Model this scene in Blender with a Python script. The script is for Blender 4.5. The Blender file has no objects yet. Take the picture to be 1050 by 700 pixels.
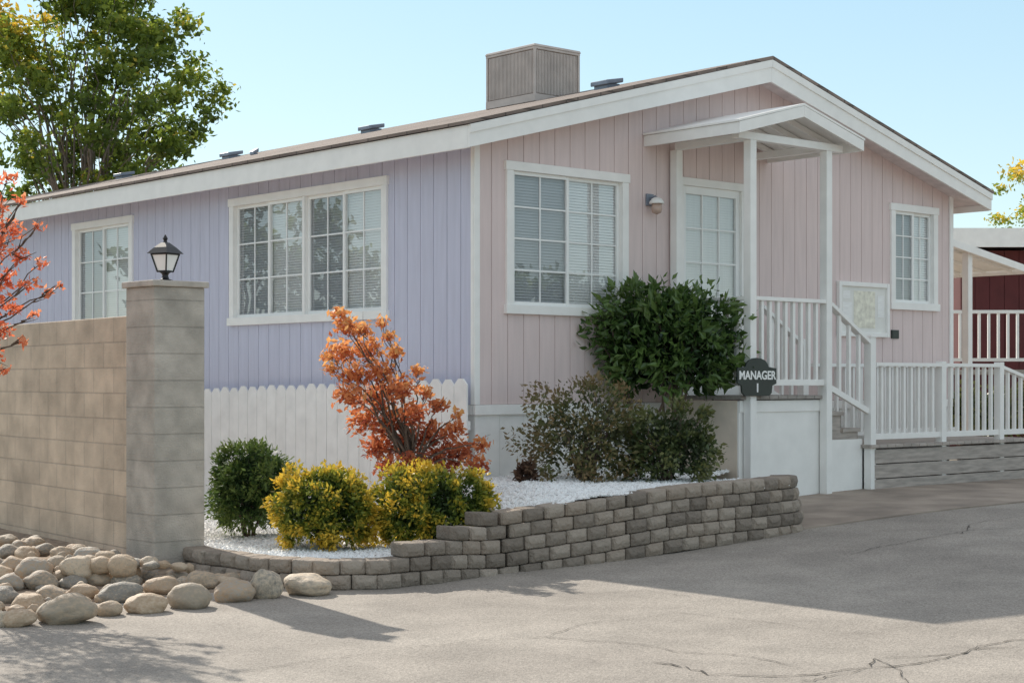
import bpy, bmesh, math, random
import numpy as np
from mathutils import Matrix, Vector, noise
random.seed(7); rng = np.random.default_rng(7)
C = bpy.context.scene.collection
EYE = 1.45; FPX = 1706.0; HOR = 390.0
R = math.radians

# ---------------------------------------------------------------- terrain
HO = (-0.34, 15.2); HA = R(41.55); ca, sa = math.cos(HA), math.sin(HA)
def sst(x):
    x = max(0.0, min(1.0, x)); return x*x*(3-2*x)
def tn(X, Y):
    dx, dy = X-HO[0], Y-HO[1]
    return dx*ca+dy*sa, dx*sa-dy*ca
def gz(X, Y):
    return 0.30*sst((tn(X, Y)[0]+3)/8)
def P(px, py, z=None):
    r = (px-525)/FPX
    zz = 0.0 if z is None else z
    for _ in range(8 if z is None else 1):
        Yv = FPX*(EYE-zz)/(py-HOR)
        if z is None: zz = gz(r*Yv, Yv)
    return Vector((r*Yv, Yv, zz))
def PY(px, py, Y):
    return Vector(((px-525)/FPX*Y, Y, EYE+(HOR-py)/FPX*Y))
def bedz(X, Y):
    k = sst((X+0.35*(Y-13)+1.0)/1.6)
    return 0.17+0.385*k

# ---------------------------------------------------------------- materials
def newmat(name):
    m = bpy.data.materials.new(name); m.use_nodes = True
    nt = m.node_tree; b = nt.nodes['Principled BSDF']
    return m, nt, b
def c4(c, k=1.0): return (min(1, c[0]*k), min(1, c[1]*k), min(1, c[2]*k), 1)
def pm(name, col, rough=.6, ns=8, na=.12, bump=0, bs=60, metal=0, ns2=None, stretch=None):
    m, nt, b = newmat(name); N = nt.nodes; L = nt.links
    tc = N.new('ShaderNodeTexCoord'); mp = N.new('ShaderNodeMapping'); L.new(tc.outputs['Object'], mp.inputs[0])
    if stretch: mp.inputs['Scale'].default_value = stretch
    n = N.new('ShaderNodeTexNoise'); n.inputs['Scale'].default_value = ns; n.inputs['Detail'].default_value = 6
    L.new(mp.outputs[0], n.inputs['Vector'])
    r = N.new('ShaderNodeValToRGB'); L.new(n.outputs['Fac'], r.inputs[0])
    r.color_ramp.elements[0].position = .3; r.color_ramp.elements[1].position = .7
    r.color_ramp.elements[0].color = c4(col, 1-na); r.color_ramp.elements[1].color = c4(col, 1+na)
    L.new(r.outputs[0], b.inputs['Base Color']); b.inputs['Roughness'].default_value = rough
    b.inputs['Metallic'].default_value = metal
    if bump:
        n2 = N.new('ShaderNodeTexNoise'); n2.inputs['Scale'].default_value = bs; n2.inputs['Detail'].default_value = 5
        L.new(mp.outputs[0], n2.inputs['Vector'])
        bp = N.new('ShaderNodeBump'); bp.inputs['Strength'].default_value = bump; bp.inputs['Distance'].default_value = .01
        L.new(n2.outputs['Fac'], bp.inputs['Height']); L.new(bp.outputs[0], b.inputs['Normal'])
    return m
def ramp_set(r, cols):
    els = r.color_ramp.elements
    while len(els) < len(cols): els.new(.5)
    for i, c in enumerate(cols):
        els[i].position = i/(len(cols)-1); els[i].color = c4(c)
def island(name, cols, rough=.85, bump=.6, bs=40, objrand=False):
    m, nt, b = newmat(name); N = nt.nodes; L = nt.links
    tc = N.new('ShaderNodeTexCoord')
    g = N.new('ShaderNodeObjectInfo' if objrand else 'ShaderNodeNewGeometry')
    n = N.new('ShaderNodeTexNoise'); n.inputs['Scale'].default_value = bs*.5; n.inputs['Detail'].default_value = 6; L.new(tc.outputs['Object'], n.inputs['Vector'])
    mx = N.new('ShaderNodeMath'); mx.operation = 'MULTIPLY_ADD'; L.new(n.outputs['Fac'], mx.inputs[0]); mx.inputs[1].default_value = .5
    L.new(g.outputs['Random' if objrand else 'Random Per Island'], mx.inputs[2])
    m2 = N.new('ShaderNodeMath'); m2.operation = 'SUBTRACT'; L.new(mx.outputs[0], m2.inputs[0]); m2.inputs[1].default_value = .25
    r = N.new('ShaderNodeValToRGB'); ramp_set(r, cols); L.new(m2.outputs[0], r.inputs[0]); L.new(r.outputs[0], b.inputs['Base Color'])
    b.inputs['Roughness'].default_value = rough
    n2 = N.new('ShaderNodeTexNoise'); n2.inputs['Scale'].default_value = bs; n2.inputs['Detail'].default_value = 8; L.new(tc.outputs['Object'], n2.inputs['Vector'])
    bp = N.new('ShaderNodeBump'); bp.inputs['Strength'].default_value = bump; bp.inputs['Distance'].default_value = .02
    L.new(n2.outputs['Fac'], bp.inputs['Height']); L.new(bp.outputs[0], b.inputs['Normal'])
    return m
def leafmat(name, cols, rough=.45, trans=.3):
    m, nt, b = newmat(name); N = nt.nodes; L = nt.links
    a = N.new('ShaderNodeAttribute'); a.attribute_name = 'tint'
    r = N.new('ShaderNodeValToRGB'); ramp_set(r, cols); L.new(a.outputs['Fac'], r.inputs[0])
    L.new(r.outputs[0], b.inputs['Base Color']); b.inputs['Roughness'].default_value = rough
    t = N.new('ShaderNodeBsdfTranslucent'); L.new(r.outputs[0], t.inputs[0])
    mx = N.new('ShaderNodeMixShader'); mx.inputs[0].default_value = trans
    L.new(b.outputs[0], mx.inputs[1]); L.new(t.outputs[0], mx.inputs[2])
    L.new(mx.outputs[0], N['Material Output'].inputs['Surface'])
    return m
def blockmat(name, c1, c2, mortar, bw=.4, bh=.2, off=.5, msz=.006, bumpk=.6, ns=3.5):
    m, nt, b = newmat(name); N = nt.nodes; L = nt.links
    tc = N.new('ShaderNodeTexCoord'); s = N.new('ShaderNodeSeparateXYZ'); L.new(tc.outputs['Object'], s.inputs[0])
    ad = N.new('ShaderNodeMath'); ad.operation = 'ADD'; L.new(s.outputs[0], ad.inputs[0]); L.new(s.outputs[1], ad.inputs[1])
    cb = N.new('ShaderNodeCombineXYZ'); L.new(ad.outputs[0], cb.inputs[0]); L.new(s.outputs[2], cb.inputs[1])
    br = N.new('ShaderNodeTexBrick'); L.new(cb.outputs[0], br.inputs['Vector'])
    br.inputs['Scale'].default_value = 1; br.inputs['Brick Width'].default_value = bw; br.inputs['Row Height'].default_value = bh
    br.inputs['Mortar Size'].default_value = msz; br.inputs['Mortar Smooth'].default_value = .3; br.offset = off
    br.inputs['Color1'].default_value = c4(c1); br.inputs['Color2'].default_value = c4(c2); br.inputs['Mortar'].default_value = c4(mortar)
    n = N.new('ShaderNodeTexNoise'); n.inputs['Scale'].default_value = ns; n.inputs['Detail'].default_value = 9; L.new(tc.outputs['Object'], n.inputs['Vector'])
    rr = N.new('ShaderNodeMapRange'); L.new(n.outputs['Fac'], rr.inputs[0]); rr.inputs[1].default_value = .3; rr.inputs[2].default_value = .7; rr.inputs[3].default_value = .76; rr.inputs[4].default_value = 1.18
    mu = N.new('ShaderNodeMix'); mu.data_type = 'RGBA'; mu.blend_type = 'MULTIPLY'; mu.inputs[0].default_value = 1
    L.new(br.outputs['Color'], mu.inputs[6]); L.new(rr.outputs[0], mu.inputs[7]); L.new(mu.outputs[2], b.inputs['Base Color'])
    b.inputs['Roughness'].default_value = .9
    n2 = N.new('ShaderNodeTexNoise'); n2.inputs['Scale'].default_value = 70; n2.inputs['Detail'].default_value = 8; L.new(tc.outputs['Object'], n2.inputs['Vector'])
    ma = N.new('ShaderNodeMath'); ma.operation = 'MULTIPLY_ADD'; L.new(br.outputs['Fac'], ma.inputs[0]); ma.inputs[1].default_value = -1.0; L.new(n2.outputs['Fac'], ma.inputs[2])
    bp = N.new('ShaderNodeBump'); bp.inputs['Strength'].default_value = bumpk; bp.inputs['Distance'].default_value = .010
    L.new(ma.outputs[0], bp.inputs['Height']); L.new(bp.outputs[0], b.inputs['Normal'])
    return m
def glassmat(name, refl=.07, tint=(.97, .98, .98)):
    m, nt, b = newmat(name); N = nt.nodes; L = nt.links; N.remove(b)
    t = N.new('ShaderNodeBsdfTransparent'); t.inputs[0].default_value = c4(tint)
    g = N.new('ShaderNodeBsdfGlossy'); g.inputs['Roughness'].default_value = .01
    lw = N.new('ShaderNodeLayerWeight'); lw.inputs[0].default_value = .5
    pw = N.new('ShaderNodeMath'); pw.operation = 'POWER'; L.new(lw.outputs['Facing'], pw.inputs[0]); pw.inputs[1].default_value = 3
    a = N.new('ShaderNodeMath'); a.operation = 'MULTIPLY_ADD'; a.use_clamp = True; a.inputs[1].default_value = .8; a.inputs[2].default_value = refl; L.new(pw.outputs[0], a.inputs[0])
    mx = N.new('ShaderNodeMixShader'); L.new(a.outputs[0], mx.inputs[0]); L.new(t.outputs[0], mx.inputs[1]); L.new(g.outputs[0], mx.inputs[2])
    L.new(mx.outputs[0], N['Material Output'].inputs['Surface'])
    return m
def asphalt():
    m, nt, b = newmat('asphalt'); N = nt.nodes; L = nt.links
    tc = N.new('ShaderNodeTexCoord')
    def nz(s, d=6, vec=None):
        n = N.new('ShaderNodeTexNoise'); n.inputs['Scale'].default_value = s; n.inputs['Detail'].default_value = d; L.new(vec or tc.outputs['Object'], n.inputs['Vector']); return n
    big = nz(.5, 8)
    v = N.new('ShaderNodeTexVoronoi'); v.inputs['Scale'].default_value = 110; L.new(tc.outputs['Object'], v.inputs['Vector'])
    r1 = N.new('ShaderNodeValToRGB'); ramp_set(r1, [(.305, .270, .235), (.39, .35, .305)]); r1.color_ramp.elements[0].position = .32; r1.color_ramp.elements[1].position = .68; L.new(big.outputs['Fac'], r1.inputs[0])
    r2 = N.new('ShaderNodeMapRange'); L.new(v.outputs['Color'], r2.inputs[0]); r2.inputs[3].default_value = .64; r2.inputs[4].default_value = 1.34
    mu = N.new('ShaderNodeMix'); mu.data_type = 'RGBA'; mu.blend_type = 'MULTIPLY'; mu.inputs[0].default_value = 1
    L.new(r1.outputs[0], mu.inputs[6]); L.new(r2.outputs[0], mu.inputs[7])
    st = nz(2.2, 9); r4 = N.new('ShaderNodeMapRange'); L.new(st.outputs['Fac'], r4.inputs[0]); r4.inputs[1].default_value = .35; r4.inputs[2].default_value = .65; r4.inputs[3].default_value = .87; r4.inputs[4].default_value = 1.08
    m2 = N.new('ShaderNodeMix'); m2.data_type = 'RGBA'; m2.blend_type = 'MULTIPLY'; m2.inputs[0].default_value = 1
    L.new(mu.outputs[2], m2.inputs[6]); L.new(r4.outputs[0], m2.inputs[7]); L.new(m2.outputs[2], b.inputs['Base Color'])
    b.inputs['Roughness'].default_value = .9
    bp = N.new('ShaderNodeBump'); bp.inputs['Strength'].default_value = .6; bp.inputs['Distance'].default_value = .004
    L.new(v.outputs['Distance'], bp.inputs['Height']); L.new(bp.outputs[0], b.inputs['Normal'])
    return m

M = {}
M['asphalt'] = asphalt()
M['siding'] = pm('pink_siding', (.765, .63, .61), .75, 3, .05, .2, 40, stretch=(6, 6, .6))
M['siding_side'] = pm('pink_siding_sky_tinted', (.61, .615, .74), .75, 3, .05, .2, 40, stretch=(6, 6, .6))  # same pink paint, with blue skylight on the shaded wall mixed into the colour
M['siding_gap'] = pm('siding_gap', (.60, .50, .49), .9)
M['white'] = pm('white_paint', (.93, .915, .885), .5, 6, .04, .1, 50)
M['oldwhite'] = pm('weathered_white_paint', (.92, .90, .87), .6, 5, .07, .15, 40)
M['vinyl'] = pm('vinyl', (.92, .92, .90), .35, 5, .02)
M['shingle'] = blockmat('shingle', (.19, .15, .13), (.28, .22, .19), (.11, .09, .08), .3, .14, .5, .008)
M['soffit'] = pm('soffit', (.74, .66, .65), .8)
M['glass'] = glassmat('window_glass', .17); M['lglass'] = pm('frosted_lantern_glass', (.92, .92, .90), .25, 5, .02)
M['sglass'] = glassmat('screened_glass', .12, (.68, .70, .72))
M['blind'] = pm('blind_slats', (.93, .93, .92), .5, 3, .03)
M['dark'] = pm('dark_interior', (.05, .05, .055), .9)
M['recess'] = pm('window_recess', (.80, .79, .77), .9)
M['curtain'] = pm('curtain', (.93, .92, .90), .9, 3, .06, stretch=(12, 12, .3))
M['cmu_tan'] = blockmat('tan_block', (.67, .53, .40), (.58, .46, .35), (.49, .395, .31))
M['cmu_grey'] = blockmat('grey_block', (.50, .45, .395), (.47, .425, .37), (.43, .39, .34), .8, .2, 0, .004, .9, 6)
M['cap'] = pm('cap_slab', (.50, .45, .395), .9, 8, .2, .6, 60)
M['black'] = pm('black_metal', (.012, .012, .013), .4, 10, .3)
M['retain'] = island('retaining_block', [(.20, .165, .135), (.30, .25, .205), (.41, .345, .285), (.34, .275, .22)], .95, 1.0, 40)
M['rock'] = island('river_rock', [(.36, .30, .23), (.55, .41, .28), (.24, .225, .20), (.62, .50, .37), (.46, .33, .22), (.38, .36, .32)], .7, .35, 9, True)
M['soil'] = pm('soil', (.28, .215, .16), .95, 14, .4, .8, 30)
M['gravel'] = island('white_gravel', [(.72, .71, .70), (.92, .92, .91), (.96, .96, .95)], .8, .3, 60)
M['concrete'] = pm('concrete', (.34, .28, .23), .9, 2.2, .28, .4, 70)
M['deck'] = pm('grey_deck', (.34, .31, .28), .8, 6, .22, .3, 30, stretch=(1, 6, 6))
M['deckwood'] = pm('weathered_wood', (.44, .39, .35), .85, 4, .25, .4, 30, stretch=(1, 8, 8))
M['beige'] = pm('beige_panel', (.82, .71, .59), .8, 5, .1, .2, 30)
M['bark'] = pm('bark', (.14, .10, .075), .9, 12, .35, .8, 40, stretch=(3, 3, 1))
M['paleBark'] = pm('pale_bark', (.20, .165, .135), .9, 12, .3, .8, 40)
M['galv'] = pm('cooler_metal', (.60, .53, .49), .75, 5, .12)
M['coolerpad'] = pm('cooler_pad', (.42, .365, .33), .9, 30, .3)
M['steel'] = pm('vent_metal', (.24, .27, .33), .45, 8, .2, metal=.2)
M['maroon'] = pm('maroon_wall', (.11, .024, .026), .8, 3, .12)
M['signdark'] = pm('sign_green', (.02, .03, .025), .4, 8, .2)
M['signwhite'] = pm('sign_white', (.92, .92, .90), .5, 5, .02)
M['cork'] = pm('board_face', (.84, .83, .79), .7, 5, .05)
M['paper'] = pm('paper', (.92, .91, .89), .7, 40, .1, stretch=(.2, .2, 3))
M['paper2'] = pm('map_paper', (.84, .80, .68), .7, 14, .22)
M['crack'] = pm('crack_fill', (.08, .07, .06), .95, 20, .3)
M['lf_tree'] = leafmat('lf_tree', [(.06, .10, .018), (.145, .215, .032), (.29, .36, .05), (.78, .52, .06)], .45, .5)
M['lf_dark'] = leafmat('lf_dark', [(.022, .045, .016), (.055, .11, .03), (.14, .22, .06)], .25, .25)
M['lf_olive'] = leafmat('lf_olive', [(.05, .06, .025), (.12, .135, .045), (.25, .17, .08)], .5, .25)
M['lf_fine'] = leafmat('lf_fine', [(.03, .05, .018), (.08, .11, .035), (.18, .18, .06)], .45, .25)
M['lf_yel'] = leafmat('lf_yel', [(.045, .08, .018), (.11, .17, .028), (.28, .30, .04), (.78, .53, .06)], .5, .4)
M['lf_conif'] = leafmat('lf_conif', [(.020, .05, .015), (.06, .12, .028), (.16, .22, .05)], .5, .3)
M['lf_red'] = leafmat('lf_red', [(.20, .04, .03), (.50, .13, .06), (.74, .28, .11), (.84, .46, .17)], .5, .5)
M['lf_red2'] = leafmat('lf_red2', [(.50, .09, .05), (.80, .22, .10), (.88, .42, .22)], .5, .5)
M['sprig'] = leafmat('dry_sprig_leaf', [(.06, .03, .02), (.13, .07, .045), (.20, .12, .07)], .8, .2)

# ---------------------------------------------------------------- mesh helpers
WM = {}
H = Matrix.Translation((HO[0], HO[1], 0)) @ Matrix.Rotation(HA, 4, 'Z')
FM = H @ Matrix(((1, 0, 0, 0), (0, -1, 0, 0), (0, 0, 1, 0), (0, 0, 0, 1)))
SM = H @ Matrix(((0, -1, 0, 0), (1, 0, 0, 0), (0, 0, 1, 0), (0, 0, 0, 1)))
BOXF = [(0, 3, 2, 1), (4, 5, 6, 7), (0, 1, 5, 4), (1, 2, 6, 5), (2, 3, 7, 6), (3, 0, 4, 7)]
def tag(o, label=None, cat=None, group=None, kind=None):
    if label: o['label'] = label
    if cat: o['category'] = cat
    if group: o['group'] = group
    if kind: o['kind'] = kind
    return o
def thing(name, label, cat, loc, rot=0, group=None):
    o = bpy.data.objects.new(name, None); C.objects.link(o); o.empty_display_size = .2
    m = Matrix.Translation(loc) @ Matrix.Rotation(rot, 4, 'Z')
    o.location = loc; o.rotation_euler = (0, 0, rot); WM[o.name] = m
    return tag(o, label, cat, group)
class MB:
    def __init__(s, M=None): s.v = []; s.f = []; s.M = M
    def add(s, vs, fs):
        b = len(s.v)
        s.v += [(s.M @ Vector(p)) if s.M else Vector(p) for p in vs]
        s.f += [tuple(b+i for i in f) for f in fs]; return s
    def box(s, x0, x1, y0, y1, z0, z1):
        return s.add([(x0, y0, z0), (x1, y0, z0), (x1, y1, z0), (x0, y1, z0), (x0, y0, z1), (x1, y0, z1), (x1, y1, z1), (x0, y1, z1)], BOXF)
    def hexa(s, pts): return s.add(pts, BOXF)
    def quad(s, a, b, c, d): return s.add([a, b, c, d], [(0, 1, 2, 3)])
    def prism(s, poly, y0, y1):   # poly in (x,z)
        n = len(poly); vs = [(x, y0, z) for x, z in poly]+[(x, y1, z) for x, z in poly]
        fs = [tuple(range(n)), tuple(range(2*n-1, n-1, -1))]+[(i, (i+1) % n, n+(i+1) % n, n+i) for i in range(n)]
        return s.add(vs, fs)
    def bar(s, p, q, w, h):
        p, q = Vector(p), Vector(q); d = (q-p).normalized()
        up = Vector((0, 0, 1)) if abs(d.z) < .95 else Vector((0, 1, 0))
        a = d.cross(up).normalized()*w/2; b = a.cross(d).normalized()*h/2
        return s.hexa([p-a-b, p+a-b, p+a+b, p-a+b, q-a-b, q+a-b, q+a+b, q-a+b])
    def tube(s, pts, rads, seg=6):
        pts = [Vector(p) for p in pts]; vs = []; fs = []
        for i, p in enumerate(pts):
            d = (pts[min(i+1, len(pts)-1)]-pts[max(i-1, 0)]).normalized()
            up = Vector((0, 0, 1)) if abs(d.z) < .9 else Vector((1, 0, 0))
            a = d.cross(up).normalized(); b = a.cross(d).normalized()
            for k in range(seg):
                an = 2*math.pi*k/seg; vs.append(p+(a*math.cos(an)+b*math.sin(an))*rads[i])
        for i in range(len(pts)-1):
            for k in range(seg):
                fs.append((i*seg+k, i*seg+(k+1) % seg, (i+1)*seg+(k+1) % seg, (i+1)*seg+k))
        fs.append(tuple(range(seg-1, -1, -1))); fs.append(tuple((len(pts)-1)*seg+k for k in range(seg)))
        return s.add(vs, fs)
    def lathe(s, c, prof, seg=16):
        c = Vector(c); vs = []; fs = []
        for r, z in prof:
            for k in range(seg):
                a = 2*math.pi*k/seg; vs.append(c+Vector((r*math.cos(a), r*math.sin(a), z)))
        for i in range(len(prof)-1):
            for k in range(seg): fs.append((i*seg+k, i*seg+(k+1) % seg, (i+1)*seg+(k+1) % seg, (i+1)*seg+k))
        fs.append(tuple(range(seg-1, -1, -1))); fs.append(tuple((len(prof)-1)*seg+k for k in range(seg)))
        return s.add(vs, fs)
    def build(s, name, mat, parent=None, origin=None, rot=0, bevel=0, smooth=False, recalc=True):
        base = WM[parent.name] if parent else Matrix.Translation(origin or (0, 0, 0)) @ Matrix.Rotation(rot, 4, 'Z')
        inv = base.inverted()
        me = bpy.data.meshes.new(name); me.from_pydata([inv @ v for v in s.v], [], s.f)
        if recalc:
            bm = bmesh.new(); bm.from_mesh(me); bmesh.ops.recalc_face_normals(bm, faces=bm.faces); bm.to_mesh(me); bm.free()
        if smooth:
            for p in me.polygons: p.use_smooth = True
        me.materials.append(mat)
        o = bpy.data.objects.new(name, me); C.objects.link(o)
        if parent: o.parent = parent
        else: o.matrix_world = base; o.location = base.translation; o.rotation_euler = (0, 0, rot)
        WM[o.name] = base
        if bevel:
            b = o.modifiers.new('Bevel', 'BEVEL'); b.width = bevel; b.segments = 2; b.limit_method = 'ANGLE'
        return o

def leaves(name, mat, parent, pts, tint, size, aspect=.5, outward=None, jit=.35):
    n = len(pts); pts = np.asarray(pts, float)
    d = rng.normal(size=(n, 3)); d /= np.linalg.norm(d, axis=1)[:, None]
    if outward is not None: d = d*.75+outward; d /= np.linalg.norm(d, axis=1)[:, None]
    w = np.cross(d, rng.normal(size=(n, 3))); w /= np.linalg.norm(w, axis=1)[:, None]
    nn = np.cross(d, w)
    L = (size*(1+jit*rng.normal(size=n))).clip(size*.4, size*1.9)[:, None]
    a = pts-d*L*.5; b = pts+w*L*aspect*.5-d*L*.05+nn*L*.08; c = pts+d*L*.5; e = pts-w*L*aspect*.5-d*L*.05+nn*L*.08
    V = np.stack([a, b, c, e], 1).reshape(-1, 3)
    inv = np.array(WM[parent.name].inverted()); V = V@inv[:3, :3].T+inv[:3, 3]
    F = np.arange(4*n).reshape(-1, 4)
    me = bpy.data.meshes.new(name); me.from_pydata(V.tolist(), [], F.tolist())
    at = me.attributes.new('tint', 'FLOAT', 'POINT'); at.data.foreach_set('value', np.repeat(np.clip(tint, 0, 1), 4).astype(np.float32))
    me.materials.append(mat); o = bpy.data.objects.new(name, me); C.objects.link(o); o.parent = parent; WM[o.name] = WM[parent.name]
    return o
def clusterpts(cl, dens, flat=.8):
    """cl: list of (x,y,z,r,tint)"""
    Pt, T, O = [], [], []
    for x, y, z, r, t in cl:
        n = max(6, int(dens*r*r)); d = rng.normal(size=(n, 3)); d /= np.linalg.norm(d, axis=1)[:, None]
        rad = rng.random(n)**.45*r*(1+.25*rng.normal(size=n)).clip(.3, 1.6)
        Pt.append(np.array([x, y, z])+d*rad[:, None]*np.array([1, 1, flat]))
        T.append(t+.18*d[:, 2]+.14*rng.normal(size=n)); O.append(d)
    return np.concatenate(Pt), np.concatenate(T), np.concatenate(O)
def limb(mb, p, q, r0, r1, n=5, wob=.06, sag=0):
    p, q = Vector(p), Vector(q); L = (q-p).length; pts, rr = [], []
    for i in range(n+1):
        f = i/n; o = Vector((random.uniform(-1, 1), random.uniform(-1, 1), random.uniform(-.5, .5)))*L*wob*(0 if i in (0, n) else 1)
        pts.append(p.lerp(q, f)+o+Vector((0, 0, sag*math.sin(f*math.pi)*L))); rr.append(r0+(r1-r0)*f)
    mb.tube(pts, rr, 6)
def shrub(name, label, cat, c, rad, mat, n, size, aspect=.5, ncl=26, base=None, tint0=.2, tint1=.8, shell=.75, hollow=.45, out=.6, stems=5, stemr=.015, group=None, clr=.34, low=.85, irr=.18, fill=.25, skirt=True, seed=None):
    if seed is not None: random.seed(seed)
    c = Vector(c); base = Vector(base if base else (c.x, c.y, c.z-rad[2]))
    t = thing(name, label, cat, base, 0, group)
    Pt, T, O = [], [], []
    mr = sum(rad)/3; cl = []
    for i in range(ncl):
        z = 1-(1+low)*(i+.5)/ncl; an = i*2.39996+random.uniform(-.4, .4); rr_ = math.sqrt(max(0, 1-z*z))
        if z < 0 and skirt: rr_ = max(rr_, .86)
        d = Vector((rr_*math.cos(an), rr_*math.sin(an), z+random.uniform(-.06, .06)))
        lump = 1+irr*1.6*noise.noise(d*1.7+Vector((base.x*3, base.y, 0)))
        k = shell*random.uniform(1-irr, 1+irr*.8)*lump
        cl.append((c+Vector((d.x*rad[0]*k, d.y*rad[1]*k, d.z*rad[2]*(k if z > 0 else .9))), d.normalized(), random.uniform(.7, 1.25)*clr*mr))
    per = n//ncl
    for cc, d, r in cl:
        q = rng.normal(size=(per, 3)); q /= np.linalg.norm(q, axis=1)[:, None]
        pp = np.array(cc)+q*(rng.random(per)**.4*r*(1+.3*np.abs(rng.normal(size=per))))[:, None]
        rel = (pp-np.array(c))/np.array(rad); rr = np.linalg.norm(rel, axis=1)
        loc = (q@np.array(d))
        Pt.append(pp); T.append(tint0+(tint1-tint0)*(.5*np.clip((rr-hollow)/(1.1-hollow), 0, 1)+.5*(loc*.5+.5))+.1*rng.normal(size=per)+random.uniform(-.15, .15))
        O.append(rel/np.maximum(rr, .1)[:, None]*out+q*.4)
    m = int(n*fill); q = rng.normal(size=(m, 3)); q /= np.linalg.norm(q, axis=1)[:, None]
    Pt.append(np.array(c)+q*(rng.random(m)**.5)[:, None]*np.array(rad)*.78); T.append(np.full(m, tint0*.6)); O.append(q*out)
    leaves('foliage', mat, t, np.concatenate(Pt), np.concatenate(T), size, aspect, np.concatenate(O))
    mb = MB()
    for i in range(stems):
        tgt = cl[(i*5) % max(1, ncl//2)][0]; limb(mb, base+Vector((random.uniform(-.04, .04), random.uniform(-.04, .04), -.03)), c.lerp(tgt, .9), stemr, stemr*.3)
    mb.build('stem', M['bark'], t, smooth=True)
    return t

# ---------------------------------------------------------------- ground
def axis(lo, hi, flo, fhi, fine):
    a = list(np.arange(flo, fhi+1e-6, fine))
    x = flo; st = fine
    while x > lo: st *= 1.5; x -= st; a.insert(0, max(x, lo))
    x = a[-1]; st = fine
    while x < hi: st *= 1.5; x += st; a.append(min(x, hi))
    return a
def sheet(name, xs, ys, dz, mat, kind='structure'):
    vs = [(x, y, gz(x, y)+dz) for y in ys for x in xs]; nx = len(xs)
    fs = [(j*nx+i, j*nx+i+1, (j+1)*nx+i+1, (j+1)*nx+i) for j in range(len(ys)-1) for i in range(nx-1)]
    mb = MB(); mb.add(vs, fs); o = mb.build(name, mat, recalc=False, smooth=True); o['kind'] = kind; return o
M['dirt'] = pm('dry_ground', (.34, .28, .21), .95, 1.5, .3, .5, 20)
sheet('ground', axis(-400, 400, -12, 14, .5), axis(-200, 600, 0, 30, .5), -.03, M['dirt'])
sheet('road', axis(-60, 60, -12, 14, .5), axis(-30, 22, 0, 21, .5), 0, M['asphalt'])
# concrete walk
mb = MB(); na = 24
for i in range(na):
    def edge(f):
        t = 1.45+f*9.5; n1 = 2.62+.14*(t-1.6)+.03*noise.noise((t*3, 0, 0))
        a = FM @ Vector((t, n1, 0)); b = FM @ Vector((t, -1.0 if t > 7.7 else .9, 0))
        return Vector((a.x, a.y, gz(a.x, a.y)+.012)), Vector((b.x, b.y, gz(b.x, b.y)+.02))
    a0, b0 = edge(i/na); a1, b1 = edge((i+1)/na)
    dn = Vector((0, 0, -.05))
    mb.quad(a0, a1, b1, b0); mb.quad(a0+dn, a1+dn, a1, a0)
tag(mb.build('walkway', M['concrete'], recalc=False), kind='structure')
# cracks
def crack(pxs, w):
    pts = [P(x, y) for x, y in pxs]; fine = []
    for a, b in zip(pts[:-1], pts[1:]):
        n = max(2, int((b-a).length/.04))
        for i in range(n):
            p = a.lerp(b, i/n); k = .08
            p = p+Vector((noise.noise(p*2.3)*k+noise.noise(p*11)*.03, noise.noise(p*2.1+Vector((9, 0, 0)))*k*1.4+noise.noise(p*14+Vector((5, 0, 0)))*.04, 0)); fine.append(p)
    mb = MB(); prev = None
    for i, p in enumerate(fine):
        d = (fine[min(i+1, len(fine)-1)]-fine[max(i-1, 0)]).normalized(); s = Vector((-d.y, d.x, 0))*w*(.2+1.3*abs(noise.noise(p*9)))
        a, b = p+s, p-s; a.z = gz(a.x, a.y)+.006; b.z = gz(b.x, b.y)+.006
        if prev: mb.quad(prev[0], a, b, prev[1])
        prev = (a, b)
    tag(mb.build('road_crack', M['crack'], recalc=False), kind='structure')
crack([(430, 663), (500, 655), (560, 652), (620, 656), (690, 668), (760, 672), (820, 684)], .005)
crack([(660, 678), (730, 692), (800, 694), (870, 684), (940, 680), (1000, 668), (1055, 655)], .0095)
crack([(830, 700), (850, 692), (905, 676), (960, 672), (1055, 664)], .007)
crack([(860, 568), (930, 556), (990, 545), (1055, 540)], .006)
crack([(980, 548), (1010, 535), (1055, 528)], .005)
crack([(560, 652), (600, 640), (690, 628), (800, 640), (900, 652)], .0035)
crack([(905, 676), (925, 690), (935, 705)], .005)
crack([(600, 610), (660, 605), (720, 612)], .003)
crack([(250, 690), (330, 676), (430, 663)], .0035)

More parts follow.
